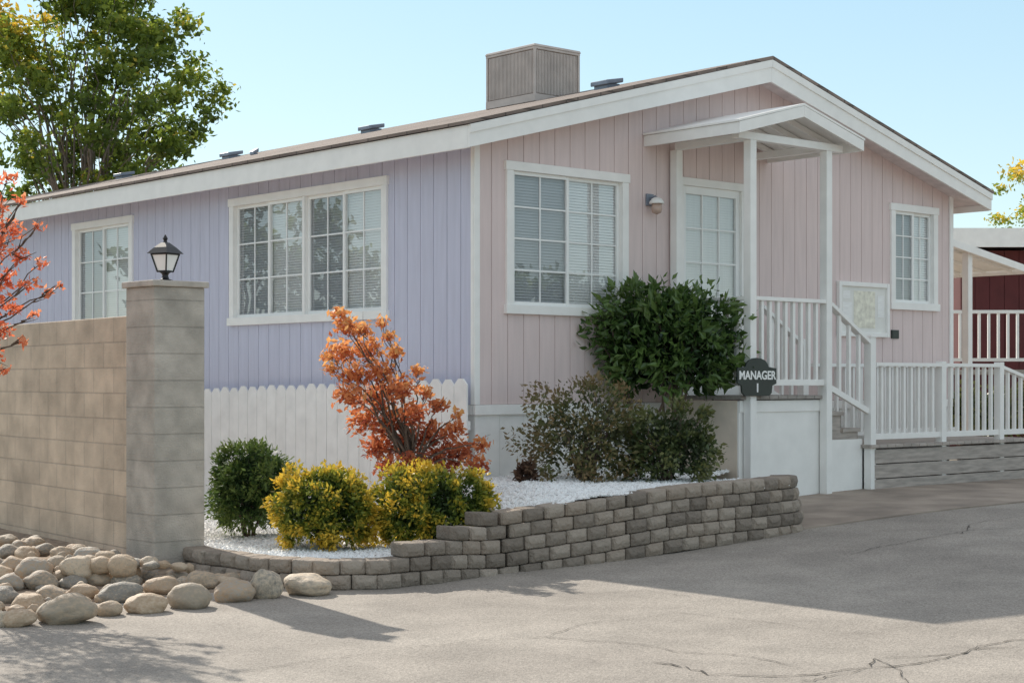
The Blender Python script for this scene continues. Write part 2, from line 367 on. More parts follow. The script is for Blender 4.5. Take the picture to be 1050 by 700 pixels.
# ---------------------------------------------------------------- house
HW, HL, ZB = 7.59, 14.3, 1.23
SL, PK, OV = .265, HW/2, .345
def ztop(t): return 3.755+SL*((t if t < PK else HW-t)+OV)
def zun(t): return ztop(t)-.15
house = thing('mobile_home', 'pink vertical-sided mobile home with white trim and low gable roof', 'house', (HO[0], HO[1], 0), HA)
def siding(F, a0, a1, zb, zt, ops, brk=(), sp=.2, mat=None, gmat=None, nm='siding', gap=.004, dd=0.0):
    gr = [a0+i*sp for i in range(int((a1-a0)/sp)+1)]+[a1]
    ed = sorted(set([round(x, 4) for x in gr+[o[0] for o in ops]+[o[1] for o in ops]+list(brk)]))
    gs = set(round(x, 4) for x in gr)
    m1 = MB(F); m2 = MB(F)
    for e0, e1 in zip(ed[:-1], ed[1:]):
        if e1-e0 < .002: continue
        mid = (e0+e1)/2; iv = [(zb, None)]
        for o in ops:
            if o[0] < mid < o[1]: iv = [(zb, o[2]), (o[3], None)]
        for lo, hi in iv:
            if hi is not None and hi <= lo: continue
            x0 = e0+(gap if e0 in gs else 0); x1 = e1-(gap if e1 in gs else 0)
            h0 = zt(x0) if hi is None else hi; h1 = zt(x1) if hi is None else hi
            m1.hexa([(x0, dd, lo), (x1, dd, lo), (x1, dd-.03, lo), (x0, dd-.03, lo), (x0, dd, h0), (x1, dd, h1), (x1, dd-.03, h1), (x0, dd-.03, h0)])
            k0 = zt(e0) if hi is None else hi; k1 = zt(e1) if hi is None else hi
            m2.quad((e0, dd-.007, lo), (e1, dd-.007, lo), (e1, dd-.007, k1), (e0, dd-.007, k0))
    o = m1.build(nm, mat or M['siding'], house, bevel=0.0)
    g = m2.build('groove', gmat or M['siding_gap'], house); g.parent = o
# windows: outer trim rectangles (a0,a1,z0,z1)
W1 = (.37, 1.98, 2.07, 3.49); W3 = (6.34, 7.28, 2.28, 3.52); DR = (2.70, 3.76, 1.27, 3.53)
S1 = (1.30, 4.15, 2.05, 3.44); S2 = (6.32, 7.86, 2.05, 3.43)
ins = lambda w, k=.05: (w[0]+k, w[1]-k, w[2]+k, w[3]-k)
siding(FM, 0, HW, ZB, zun, [ins(W1), ins(W3), (DR[0]+.05, DR[1]-.05, DR[2]+.01, DR[3]-.05)], [PK])
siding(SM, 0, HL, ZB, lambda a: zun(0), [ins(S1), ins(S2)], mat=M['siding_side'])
mb = MB(H); mb.box(HW-.03, HW, .035, HL, ZB, zun(0)-.01); mb.box(.035, HW-.035, HL-.03, HL, ZB, zun(0)); mb.build('rear_wall', M['siding'], house)
mb = MB(H); mb.box(.05, HW-.05, .3, HL-.05, ZB-.05, ZB-.01); mb.build('floor', M['dark'], house)
# skirting
def wskirt(F, a0, a1): siding(F, a0, a1, -.1, lambda a: ZB-.085, [], sp=.3, mat=M['oldwhite'], gmat=M['oldwhite'], nm='skirting', gap=.004, dd=-.02)
wskirt(FM, 0.02, HW); wskirt(SM, 0.02, HL)
mb = MB(FM); mb.box(-.012, HW+.012, -.02, .022, ZB-.095, ZB-.003); mb.build('skirt_trim', M['oldwhite'], house, bevel=.004)
mb = MB(SM); mb.box(.03, HL, -.02, .012, ZB-.095, ZB-.003); mb.build('skirt_trim', M['oldwhite'], house, bevel=.004)
# corner boards
mb = MB(FM); mb.box(-.018, .048, .001, .018, ZB, zun(0)-.005); mb.build('corner_board', M['white'], house, bevel=.003)
mb = MB(SM); mb.box(.002, .04, .001, .018, ZB, zun(0)-.01); mb.build('corner_board', M['white'], house, bevel=.003)
mb = MB(FM); mb.box(HW-.05, HW+.02, .001, .022, ZB, zun(0)-.005); mb.build('corner_board', M['white'], house, bevel=.003)
# roof
y0, y1 = -.34, HL+.33; eL, eR = -OV, HW+OV
mb = MB(H); th = .03
zt0 = 3.755; zpk = ztop(PK)
mb.prism([(eL-.03, zt0-.008), (PK, zpk), (eR+.03, zt0-.008), (eR+.03, zt0-.038), (PK, zpk-.035), (eL-.03, zt0-.038)], y0-.02, y1)
roof = mb.build('roof', M['shingle'], house)
mb = MB(H)
mb.prism([(eL+.03, zt0-.15+.006), (PK, zpk-.15), (eR-.03, zt0-.15+.006), (eR-.03, zt0-.17), (PK, zpk-.172), (eL+.03, zt0-.17)], y0+.03, y1-.02)
mb.build('soffit', M['soffit'], house)
fh = .235
mb = MB(H); mb.box(eL-.004, eL+.024, y0+.028, y1, zt0-.04-fh+.03, zt0-.04); mb.build('fascia', M['white'], house, bevel=.003)
mb = MB(H); mb.box(eR-.024, eR+.004, y0+.028, y1, zt0-.04-fh+.03, zt0-.04); mb.build('fascia', M['white'], house, bevel=.003)
for s in (0, 1):
    xa, xb = (eL-.004, PK-.001) if s == 0 else (eR+.004, PK+.001)
    za, zb_ = zt0-.038, zpk-.037
    mb = MB(H); mb.hexa([(xa, y0, za-fh+.03), (xb, y0, zb_-fh), (xb, y0+.026, zb_-fh), (xa, y0+.026, za-fh+.03), (xa, y0, za), (xb, y0, zb_), (xb, y0+.026, zb_), (xa, y0+.026, za)])
    mb.build('rake_board', M['white'], house, bevel=.003)
for s in (0, 1):
    xa, xb = (eL-.004, PK-.002) if s == 0 else (eR+.004, PK+.002)
    za, zb_ = zt0-.04, zpk-.039
    mb = MB(H); mb.hexa([(xa, y0-.016, za-.075), (xb, y0-.016, zb_-.075), (xb, y0-.001, zb_-.075), (xa, y0-.001, za-.075), (xa, y0-.016, za), (xb, y0-.016, zb_), (xb, y0-.001, zb_), (xa, y0-.001, za)])
    mb.build('rake_trim', M['white'], house)
# roof vents
for t, u, w, hgt in ((3.0, 5.6, .25, .08), (3.0, 8.95, .25, .08), (3.0, 12.1, .25, .08), (3.05, 1.36, .26, .08), (2.2, 7.1, .09, .06)):
    z = ztop(t); mb = MB(H); mb.box(t-w*.38, t+w*.38, u-w*.38, u+w*.38, z-.08, z+hgt-.04)
    v = mb.build('roof_vent', M['steel'], house)
    mb = MB(H); mb.hexa([(t-w/2, u-w/2, z+hgt-.07), (t+w/2, u-w/2, z+hgt-.02), (t+w/2, u+w/2, z+hgt-.02), (t-w/2, u+w/2, z+hgt-.07), (t-w/2, u-w/2, z+hgt-.02), (t+w/2, u-w/2, z+hgt+.03), (t+w/2, u+w/2, z+hgt+.03), (t-w/2, u+w/2, z+hgt-.02)])
    c = mb.build('vent_hood', M['steel'], house, bevel=.01); c.parent = v

def window(F, w, units, rows, cols, lab, screens=(0,)):
    a0, a1, z0, z1 = w; tw = .085
    mb = MB(F)
    mb.box(a0, a0+tw, -.04, .028, z0+tw, z1-tw); mb.box(a1-tw, a1, -.04, .028, z0+tw, z1-tw)
    mb.box(a0-.015, a1+.015, -.04, .034, z1-tw, z1); mb.box(a0-.02, a1+.02, -.04, .045, z0, z0+tw)
    win = mb.build('window', M['white'], house, bevel=.004); win['label'] = lab
    i0, i1, j0, j1 = a0+tw, a1-tw, z0+tw, z1-tw
    mb = MB(F); mb.box(i0-.02, i1+.02, -.14, -.135, j0-.02, j1+.02); mb.box(i0-.03, i0-.005, -.135, -.041, j0, j1); mb.box(i1+.005, i1+.03, -.135, -.041, j0, j1); mb.box(i0, i1, -.135, -.041, j0-.03, j0-.005); mb.box(i0, i1, -.135, -.041, j1+.005, j1+.03)
    o = mb.build('recess', M['recess'], house); o.parent = win
    def sub(mb, nm, mt, **k):
        o = mb.build(nm, mt, house, **k); o.parent = win; return o
    uw = (i1-i0)/units
    for k in range(units):
        u0 = i0+k*uw+(.02 if k else 0); u1 = i0+(k+1)*uw-(.02 if k < units-1 else 0)
        if k: mb = MB(F); mb.box(u0-.04, u0, -.04, .02, j0, j1); sub(mb, 'mullion', M['white'], bevel=.003)
        um = (u0+u1)/2; f = .034
        for q, (s0, s1, d) in enumerate(((u0, um+.015, -.008), (um-.015, u1, -.030))):
            mb = MB(F); mb.box(s0, s0+f, d-.02, d+.006, j0, j1); mb.box(s1-f, s1, d-.02, d+.006, j0, j1); mb.box(s0+f, s1-f, d-.02, d+.005, j0, j0+f); mb.box(s0+f, s1-f, d-.02, d+.005, j1-f, j1)
            sub(mb, 'sash', M['vinyl'], bevel=.003)
            mb = MB(F); mb.quad((s0+f, d-.014, j0+f), (s1-f, d-.014, j0+f), (s1-f, d-.014, j1-f), (s0+f, d-.014, j1-f)); sub(mb, 'pane', M['sglass' if q in screens else 'glass'], recalc=False)
            mb = MB(F)
            for c in range(1, cols): x = s0+f+(s1-s0-2*f)*c/cols; mb.box(x-.0075, x+.0075, d-.012, d-.006, j0+f, j1-f)
            for r in range(1, rows): z = j0+f+(j1-j0-2*f)*r/rows; mb.box(s0+f, s1-f, d-.0115, d-.0065, z-.0075, z+.0075)
            sub(mb, 'muntin_grid', M['vinyl'])
        mb = MB(F); z = j0+.01
        while z < j1-.005:
            mb.quad((u0+.01, -.056, z), (u1-.01, -.056, z), (u1-.01, -.066, z+.0245), (u0+.01, -.066, z+.0245)); z += .0275
        sub(mb, 'blind', M['blind'], recalc=False)
    return win
window(FM, W1, 1, 4, 2, 'front window beside the porch with blinds', screens=(0,))
window(FM, W3, 1, 4, 2, 'small front window at the far right end')
window(SM, S1, 2, 3, 2, 'wide double window on the side wall', screens=(1,))
window(SM, S2, 1, 3, 2, 'side window above the block wall', screens=(1,))
# door
mb = MB(FM); a0, a1, z0, z1 = DR; tw = .08
mb.box(a0, a0+tw, -.04, .03, z0, z1-tw); mb.box(a1-tw, a1, -.04, .03, z0, z1-tw); mb.box(a0, a1, -.04, .034, z1-tw, z1)
door = mb.build('door', M['white'], house, bevel=.004)
i0, i1, j0, j1 = a0+tw, a1-tw, z0, z1-tw
def dsub(mb, nm, mt, **k): o = mb.build(nm, mt, house, **k); o.parent = door; return o
g0, g1, h0, h1 = i0+.06, i1-.06, 1.62, j1-.08
mb = MB(FM); mb.box(i0, g0, -.035, .0, j0+.02, j1); mb.box(g1, i1, -.035, 0, j0+.02, j1); mb.box(g0, g1, -.035, 0, j0+.02, h0); mb.box(g0, g1, -.035, 0, h1, j1); dsub(mb, 'door_leaf', M['vinyl'], bevel=.003)
mb = MB(FM); mb.quad((g0, -.02, h0), (g1, -.02, h0), (g1, -.02, h1), (g0, -.02, h1)); dsub(mb, 'pane', M['glass'], recalc=False)
mb = MB(FM)
for c in (1, 2): x = g0+(g1-g0)*c/3; mb.box(x-.007, x+.007, -.017, -.006, h0, h1)
for r in range(1, 5): z = h0+(h1-h0)*r/5; mb.box(g0, g1, -.0165, -.007, z-.007, z+.007)
dsub(mb, 'muntin_grid', M['vinyl'])
mb = MB(FM); z = h0
while z < h1:
    mb.quad((g0-.02, -.045, z), (g1+.02, -.045, z), (g1+.02, -.055, z+.0245), (g0-.02, -.055, z+.0245)); z += .0265
mb.box(g0-.05, g1+.05, -.10, -.095, h0-.05, h1+.02); dsub(mb, 'blind', M['curtain'])
mb = MB(FM); mb.tube([(i1-.035, .002, 2.25), (i1-.035, .05, 2.25), (i1-.11, .055, 2.25)], [.012, .012, .009], 8); mb.box(i1-.055, i1-.015, .0005, .008, 2.18, 2.32); dsub(mb, 'handle', M['steel'])

# evaporative cooler
ct, cu, cw, cd, cz = 3.2, 2.70, .73, .87, 4.72
co = thing('evaporative_cooler', 'beige ribbed box cooler standing on the roof ridge', 'air cooler', H @ Vector((ct+cw/2, cu+cd/2, cz-.05)), HA)
z0, z1 = cz+.04, 5.34
mb = MB(H)
for x in (ct, ct+cw-.03):
    for y in (cu, cu+cd-.03): mb.box(x, x+.03, y, y+.03, z0, z1)
mb.box(ct-.002, ct+cw+.002, cu-.002, cu+cd+.002, z0-.06, z0+.03); mb.box(ct-.002, ct+cw+.002, cu-.002, cu+cd+.002, z1-.03, z1)
mb.build('cabinet', M['galv'], co, bevel=.004)
mb = MB(H); mb.box(ct+.022, ct+cw-.022, cu+.022, cu+cd-.022, z0, z1-.02); mb.build('cooling_pad', M['coolerpad'], co)
for fac in range(2):
    mb = MB(H); W_ = cw if fac == 0 else cd; n = int((W_-.08)/.024)
    for k in range(n):
        a_ = .045+(W_-.09)*k/n
        if fac == 0: mb.box(ct+a_, ct+a_+.014, cu+.004, cu+.021, z0+.04, z1-.04)
        else: mb.box(ct+.004, ct+.021, cu+a_, cu+a_+.014, z0+.04, z1-.04)
    mb.build('ribbed_panel', M['galv'], co)
mb = MB(H); mb.hexa([(ct-.012, cu-.012, z1), (ct+cw+.012, cu-.012, z1), (ct+cw+.012, cu+cd+.012, z1), (ct-.012, cu+cd+.012, z1), (ct+.0, cu+.0, z1+.03), (ct+cw, cu, z1+.03), (ct+cw, cu+cd, z1+.03), (ct, cu+cd, z1+.03)]); mb.build('lid', M['galv'], co, bevel=.006)
mb = MB(H)
for x in (ct+.06, ct+cw-.06):
    for y in (cu+.06, cu+cd-.06): mb.box(x-.02, x+.02, y-.02, y+.02, ztop(x)-.02, z0-.05)
mb.build('stand', M['steel'], co)
mb = MB(H); mb.tube([(ct+cw+.04, cu+.1, z0+.45), (ct+cw+.05, cu+.1, z0+.1), (ct+cw+.12, cu+.12, ztop(ct+cw+.12)+.02)], [.012]*3, 6); mb.build('conduit', M['steel'], co)

# ---------------------------------------------------------------- porch
PN = .934; DZ = 1.30
base = FM @ Vector((3.2, .6, .3))
porch = thing('entry_porch', 'small raised porch with white gabled canopy, posts and railing at the front door', 'porch', base, HA)
mb = MB(FM); x = 2.50; 
while x < 3.88:
    mb.box(x, min(x+.135, 3.9), .03, PN+.1, DZ-.035, DZ); x += .142
mb.build('deck', M['deck'], porch, bevel=.003)
mb = MB(FM); mb.box(2.52, 3.86, PN+.03, PN+.05, .22, DZ-.05); mb.box(2.52, 3.86, PN+.05, PN+.065, DZ-.16, DZ-.045)
mb.build('front_panel', M['white'], porch, bevel=.003)
mb = MB(FM); mb.box(2.515, 2.535, .03, PN+.029, .3, DZ-.045); mb.build('side_panel', M['beige'], porch)
pw = .045
posts = [(2.617, .06, .3, 3.78), (2.617, PN, .28, 3.78), (3.80, PN, .28, 3.78)]
for t, n, za, zb_ in posts:
    mb = MB(FM)
    mb.box(t-pw, t+pw, n+.066-pw+.045 if n > .5 else n-.03, n+.066+pw+.045 if n > .5 else n+.06, za, zb_)
    mb.build('post', M['white'], porch, bevel=.004)
PF = PN+.111
# canopy
c0, c1, cn, ze, zp = 2.22, 4.14, 1.24, 3.92, 4.17; cm = (c0+c1)/2
mb = MB(FM); mb.prism([(c0-.02, ze), (cm, zp+.005), (c1+.02, ze), (c1+.02, ze-.02), (cm, zp-.018), (c0-.02, ze-.02)], .002, cn+.025); cr = mb.build('canopy_roof', M['white'], porch)
mb = MB(FM)
for k in range(5):
    nn = .1+k*.26
    for xa, xb in ((c0+.03, cm-.003), (c1-.03, cm+.003)):
        za, zb_ = ze-.022, zp-.022
        mb.hexa([(xa, nn, za-.055), (xb, nn, zb_-.06), (xb, nn+.035, zb_-.06), (xa, nn+.035, za-.055), (xa, nn, za), (xb, nn, zb_), (xb, nn+.035, zb_), (xa, nn+.035, za)])
mb.build('rafters', M['white'], porch)
mb = MB(FM); mb.box(c0-.005, c0+.02, .003, cn-.001, ze-.13, ze-.022); mb.build('canopy_fascia', M['white'], porch, bevel=.003)
mb = MB(FM); mb.box(c1-.02, c1+.005, .003, cn-.001, ze-.13, ze-.022); mb.build('canopy_fascia', M['white'], porch, bevel=.003)
for s in (0, 1):
    xa, xb = (c0-.006, cm-.001) if s == 0 else (c1+.006, cm+.001)
    mb = MB(FM); mb.hexa([(xa, cn, ze-.13), (xb, cn, zp-.13), (xb, cn+.022, zp-.13), (xa, cn+.022, ze-.13), (xa, cn, ze-.022), (xb, cn, zp-.02), (xb, cn+.022, zp-.02), (xa, cn+.022, ze-.022)])
    mb.build('canopy_rake', M['white'], porch, bevel=.003)
mb = MB(FM); mb.box(2.40, 4.02, PF-.045, PF+.045, 3.781, 3.855); mb.build('header_beam', M['white'], porch, bevel=.004)
for t in (2.617, 3.80):
    mb = MB(FM); mb.box(t-.04, t+.04, .09, PF-.046, 3.782, 3.852); mb.build('side_beam', M['white'], porch, bevel=.004)
def railing(parent, p, q, zlo0, zhi0, zlo1, zhi1, sp=.12, nm='railing', bw=.036):
    """p,q = (t,n)"""
    mb = MB(FM); mb.bar((p[0], p[1], zhi0), (q[0], q[1], zhi1), .085, .038); r = mb.build(nm, M['white'], parent, bevel=.003)
    mb = MB(FM); mb.bar((p[0], p[1], zlo0), (q[0], q[1], zlo1), .04, .06); b = mb.build('bottom_rail', M['white'], parent, bevel=.003); b.parent = r
    L = math.hypot(q[0]-p[0], q[1]-p[1]); n = int(L/sp)
    for i in range(1, n):
        f = i/n; x = p[0]+(q[0]-p[0])*f; y = p[1]+(q[1]-p[1])*f
        mb = MB(FM); mb.box(x-bw/2, x+bw/2, y-bw/2, y+bw/2, zlo0+(zlo1-zlo0)*f+.025, zhi0+(zhi1-zhi0)*f-.018)
        b = mb.build('baluster', M['white'], parent); b.parent = r
    return r
railing(porch, (2.665, PF), (3.752, PF), DZ+.13, DZ+.95, DZ+.13, DZ+.95)
railing(porch, (2.617, .13), (2.617, PF-.05), DZ+.13, DZ+.95, DZ+.13, DZ+.95)
railing(porch, (3.85, PF), (4.50, PF), DZ+.08, DZ+.93, DZ-.17, DZ+.55, sp=.14)
railing(porch, (3.85, .16), (4.50, .16), DZ+.08, DZ+.93, DZ-.17, DZ+.55, sp=.14)
mb = MB(FM); mb.box(4.54-.045, 4.54+.045, PF-.045, PF+.045, .28, 1.90); mb.box(4.54-.055, 4.54+.055, PF-.055, PF+.055, 1.90, 1.92); mb.build('newel_post', M['white'], porch, bevel=.004)
mb = MB(FM); mb.box(4.54-.045, 4.54+.045, .115, .205, .78, 1.90); mb.build('newel_post', M['white'], porch, bevel=.004)
for k, (xa, xb, z) in enumerate(((3.90, 4.17, 1.13), (4.15, 4.45, .955))):
    mb = MB(FM); mb.box(xa, xb, .05, PN+.06, z-.04, z); mb.box(xa-.01, xa+.01, .05, PN+.03, z+.001, z+.135); mb.box(xa, xb-.01, PN+.0, PN+.03, .5, z-.041); mb.build('stair_tread', M['deckwood'], porch, bevel=.003)
mb = MB(FM); mb.box(3.861, 4.49, PN+.035, PN+.05, .25, .84); mb.build('stair_side_panel', M['white'], porch, bevel=.002)

# ramp landing
ramp = thing('ramp_landing', 'low grey wooden landing with white railing right of the porch stairs', 'deck', FM @ Vector((6, .6, .3)), HA)
mb = MB(FM); x = 4.46
while x < 7.6:
    mb.box(x, x+.135, .04, PF+.08, .745, .78); x += .142
mb.build('deck', M['deckwood'], ramp, bevel=.003)
for k in range(3):
    mb = MB(FM); z = .27+k*.155; mb.box(4.56, 7.72, PF+.03, PF+.05+.002*k, z, z+.145); mb.build('skirt_board', M['deckwood'], ramp, bevel=.004)
mb = MB(FM); mb.hexa([(7.74, .04, .2), (10.2, .04, .1), (10.2, PF+.06, .1), (7.74, PF+.06, .2), (7.74, .04, .78), (10.2, .04, .34), (10.2, PF+.06, .34), (7.74, PF+.06, .78)]); mb.build('ramp_slope', M['deckwood'], ramp, bevel=.004)
railing(ramp, (4.60, PF), (5.79, PF), .86, 1.62, .86, 1.62, sp=.125)
railing(ramp, (5.87, PF), (6.94, PF), .86, 1.62, .86, 1.62, sp=.125)
railing(ramp, (7.02, PF), (7.70, PF), .86, 1.60, .86, 1.44, sp=.125)
railing(ramp, (7.78, PF), (10.1, PF), .84, 1.43, .46, 1.08, sp=.125)
railing(ramp, (4.7, .15), (7.5, .15), .86, 1.62, .86, 1.62, sp=.14)
for t in (5.83, 6.98, 7.74, 10.14):
    mb = MB(FM); zt_ = 1.66 if t < 7.2 else (1.48 if t < 9 else 1.12); mb.box(t-.042, t+.042, PF-.042, PF+.042, .3, zt_); mb.build('rail_post', M['white'], ramp, bevel=.004)

# notice board
nb = thing('notice_board', 'white framed notice board with papers pinned, on the wall right of the porch', 'notice board', FM @ Vector((5.8, .03, 1.95)), HA)
a0, a1, z0, z1 = 5.33, 6.28, 1.95, 2.57
mb = MB(FM); mb.box(a0, a0+.05, .003, .05, z0, z1); mb.box(a1-.05, a1, .003, .05, z0, z1); mb.box(a0+.05, a1-.05, .003, .048, z0, z0+.05); mb.box(a0+.05, a1-.05, .003, .048, z1-.05, z1); mb.build('frame', M['white'], nb, bevel=.004)
mb = MB(FM); mb.box(a0+.05, a1-.05, .003, .02, z0+.05, z1-.05); mb.build('backing', M['cork'], nb)
for x, z, w, h, c in ((5.42, 2.10, .17, .24, 'paper'), (5.63, 2.05, .40, .42, 'paper2'), (6.08, 2.18, .12, .25, 'paper'), (5.43, 2.38, .13, .09, 'paper')):
    mb = MB(FM); mb.box(x, x+w, .0205, .0225, z, z+h); mb.build('notice', M[c], nb)
# house number plaque
mb = MB(FM); mb.box(6.36, 6.50, .002, .018, 1.94, 2.04); mb.box(6.375, 6.485, .018, .021, 1.955, 2.025)
tag(mb.build('number_plaque', M['signdark'], origin=FM @ Vector((6.43, 0, 1.99)), rot=HA, bevel=.003), 'small dark plaque on the pink wall below the right end of the notice board', 'plaque')
# wall lamp
lp = FM @ Vector((2.29, .0, 3.24)); wl = thing('wall_lamp', 'round jar wall lamp on the pink siding between window and door', 'wall lamp', lp, HA)
mb = MB(FM); mb.box(2.24, 2.34, .002, .025, 3.2, 3.32); mb.tube([(2.29, .02, 3.27), (2.29, .09, 3.29), (2.29, .11, 3.27)], [.015]*3, 8); mb.build('mount', M['steel'], wl, bevel=.005)
q = FM @ Vector((2.29, .11, 3.18)); mb = MB(); mb.lathe(q, [(.02, .10), (.05, .085), (.075, .05), (.078, .035), (.06, .036)]); mb.build('shade', M['white'], wl, smooth=True)
mb = MB(); mb.lathe(q, [(.01, -.07), (.045, -.055), (.055, -.02), (.05, .034)]); mb.build('jar', pm('jar', (.55, .40, .33), .15, 5, .1), wl, smooth=True)

# sign
def text_mesh(s, size, F, a, d, z, mat, parent, nm, bold=.012):
    cu_ = bpy.data.curves.new(nm, 'FONT'); cu_.body = s; cu_.size = size; cu_.extrude = .002; cu_.offset = bold*size; cu_.align_x = 'CENTER'; cu_.align_y = 'CENTER'
    o = bpy.data.objects.new(nm, cu_); C.objects.link(o); dg = bpy.context.evaluated_depsgraph_get()
    me = bpy.data.meshes.new_from_object(o.evaluated_get(dg)); bpy.data.objects.remove(o)
    mb = MB(F); mb.add([(a+v.co.x, d+v.co.z, z+v.co.y) for v in me.vertices], [tuple(p.vertices) for p in me.polygons])
    return mb.build(nm, mat, parent)
sg = thing('manager_sign', 'dark green hanging sign reading MANAGER 1 at the porch corner', 'sign', FM @ Vector((2.62, PF+.07, 1.3)), HA)
sa0, sa1, sz0, sz1 = 2.34, 2.92, 1.30, 1.66; sd = PF+.06; sm_ = (sa0+sa1)/2
arch = [(sm_+.17*math.cos(a), 1.585+.085*math.sin(a)) for a in [math.pi*k/8 for k in range(9)]]
mb = MB(FM); mb.prism([(sa0+.11, sz0), (sa1-.11, sz0), (sa1-.07, sz0+.03), (sa1-.06, sz0+.10), (sa1, sz0+.12), (sa1, sz1-.09), (sa1-.06, sz1-.085)]+arch+[(sa0+.06, sz1-.085), (sa0, sz1-.09), (sa0, sz0+.12), (sa0+.06, sz0+.10), (sa0+.07, sz0+.03)], sd, sd+.02); mb.build('plate', M['signdark'], sg, bevel=.004)
text_mesh('MANAGER', .115, FM, sm_, sd+.0225, 1.497, M['signwhite'], sg, 'lettering', .025)
text_mesh('1', .115, FM, sm_, sd+.0225, 1.375, M['signwhite'], sg, 'numeral', .035)

# ---------------------------------------------------------------- picket fence beside the side wall
fo = SM @ Vector((2.5, .10, 0)); fence = thing('picket_fence', 'white dog-eared board fence along the side of the pink house', 'fence', fo, HA)
fd = .115; u = -.02
while u < 6.9:
    mb = MB(SM); w = .176; zt_ = 1.47+random.uniform(-.008, .008)-.024*u; c = .055
    mb.add([(u, fd, 0), (u+w, fd, 0), (u+w, fd, zt_-c), (u+w-c, fd, zt_), (u+c, fd, zt_), (u, fd, zt_-c), (u, fd-.018, 0), (u+w, fd-.018, 0), (u+w, fd-.018, zt_-c), (u+w-c, fd-.018, zt_), (u+c, fd-.018, zt_), (u, fd-.018, zt_-c)],
           [(0, 1, 2, 3, 4, 5), (11, 10, 9, 8, 7, 6)]+[(i, (i+1) % 6, 6+(i+1) % 6, 6+i) for i in range(6)])
    mb.build('picket', M['oldwhite'], fence); u += .183
for z in (.45, 1.0):
    mb = MB(SM); mb.box(-.01, 6.9, fd-.055, fd-.019, z, z+.08); mb.build('rail', M['oldwhite'], fence)

# ---------------------------------------------------------------- block wall, column, lantern
cx, cy = -2.63, 12.62; WA = math.atan2(.805, -.593)
CW = .215
colm = thing('block_column', 'grey concrete block pillar with flat cap at the end of the tan wall', 'pillar', (cx, cy, .05), HA)
CMx = Matrix.Translation((cx, cy, 0)) @ Matrix.Rotation(HA, 4, 'Z')
mb = MB(CMx); mb.box(-CW, CW, -CW, CW, -.1, 2.15); mb.build('shaft', M['cmu_grey'], colm, bevel=.01)
mb = MB(CMx); mb.box(-CW-.025, CW+.025, -CW-.025, CW+.025, 2.15, 2.195); mb.build('cap', M['cap'], colm, bevel=.008)
WL = Matrix.Translation((cx, cy, 0)) @ Matrix.Rotation(WA, 4, 'Z')
mb = MB(WL); mb.box(.2, 7.5, -.07, .13, -.1, 1.95); bw_ = mb.build('block_wall', M['cmu_tan'], origin=(cx, cy, -.05), rot=WA, bevel=.008)
tag(bw_, 'tan concrete block boundary wall left of the grey pillar', 'wall')
ln = thing('lantern', 'black coach lantern standing on top of the block pillar', 'lamp', (cx, cy, 2.195), HA)
LM = Matrix.Translation((cx, cy, 2.195)) @ Matrix.Rotation(HA+R(20), 4, 'Z')
mb = MB(LM); mb.lathe((0, 0, 0), [(.065, 0), (.065, .012), (.03, .025), (.022, .05), (.03, .065), (.045, .075)], 12); mb.build('base', M['black'], ln, smooth=True)
def frust(mb, r0, r1, z0, z1): mb.hexa([(-r0, -r0, z0), (r0, -r0, z0), (r0, r0, z0), (-r0, r0, z0), (-r1, -r1, z1), (r1, -r1, z1), (r1, r1, z1), (-r1, r1, z1)])
mb = MB(LM); frust(mb, .045, .045, .075, .087); frust(mb, .078, .078, .205, .215)
for sx in (-1, 1):
    for sy in (-1, 1): mb.bar((sx*.042, sy*.042, .08), (sx*.074, sy*.074, .21), .011, .011)
mb.build('frame', M['black'], ln)
for sx, sy in ((1, 0), (-1, 0), (0, 1), (0, -1)):
    mb = MB(LM); r0, r1 = .040, .070
    a = (sx*r0-sy*r0, sy*r0+sx*r0); b = (sx*r0+sy*r0, sy*r0-sx*r0); c = (sx*r1+sy*r1, sy*r1-sx*r1); d = (sx*r1-sy*r1, sy*r1+sx*r1)
    mb.quad((*a, .087), (*b, .087), (*c, .205), (*d, .205)); mb.build('pane', M['lglass'], ln, recalc=False)
mb = MB(LM); frust(mb, .098, .06, .216, .262); frust(mb, .06, .022, .262, .30); mb.lathe((0, 0, 0), [(.018, .30), (.012, .315), (.02, .33), (.012, .345), (.003, .36)], 8); mb.build('hood', M['black'], ln)

# ---------------------------------------------------------------- retaining wall
path = [P(*q) for q in ((134, 575), (200, 592), (262, 601), (330, 605), (395, 604), (450, 598), (515, 588), (600, 579), (700, 566), (790, 551), (822, 544))]
e = path[-1]; tE, nE = tn(e.x, e.y)
for dn_, dt_ in ((.12, .16), (.35, .22), (.8, .2), (1.3, .1)):
    q = FM @ Vector((tE+dt_, nE-dn_, 0)); path.append(Vector((q.x, q.y, gz(q.x, q.y))))
pa = [Vector((p.x, p.y, 0)) for p in path]
seg = [0]
for a, b in zip(pa[:-1], pa[1:]): seg.append(seg[-1]+(b-a).length)
def along(s):
    s = max(0, min(seg[-1]-1e-4, s))
    for i in range(len(pa)-1):
        if s <= seg[i+1]:
            f = (s-seg[i])/(seg[i+1]-seg[i]); return pa[i].lerp(pa[i+1], f)
def frame_at(s):
    p = along(s); d = (along(s+.12)-along(s-.12)).normalized(); return p, d, Vector((-d.y, d.x, 0))
def px_of(p): return 525+p.x/p.y*FPX
ret = thing('retaining_wall', 'curved low retaining wall of grey garden blocks around the gravel bed', 'wall', pa[6], 0)
mb = MB(); mtop = MB(); send = seg[10]; CH = .102
def zbase(s):
    if s > send: return .13
    return float(np.interp(px_of(along(s)), [0, 400, 455, 512, 620, 700, 822], [0, 0, .0, -.04, .03, .10, .13]))
def ncourse(px, s):
    if s > send+.25: return 4
    if px < 420: return 2
    if px < 462: return 3
    if px < 504: return 4
    return 5
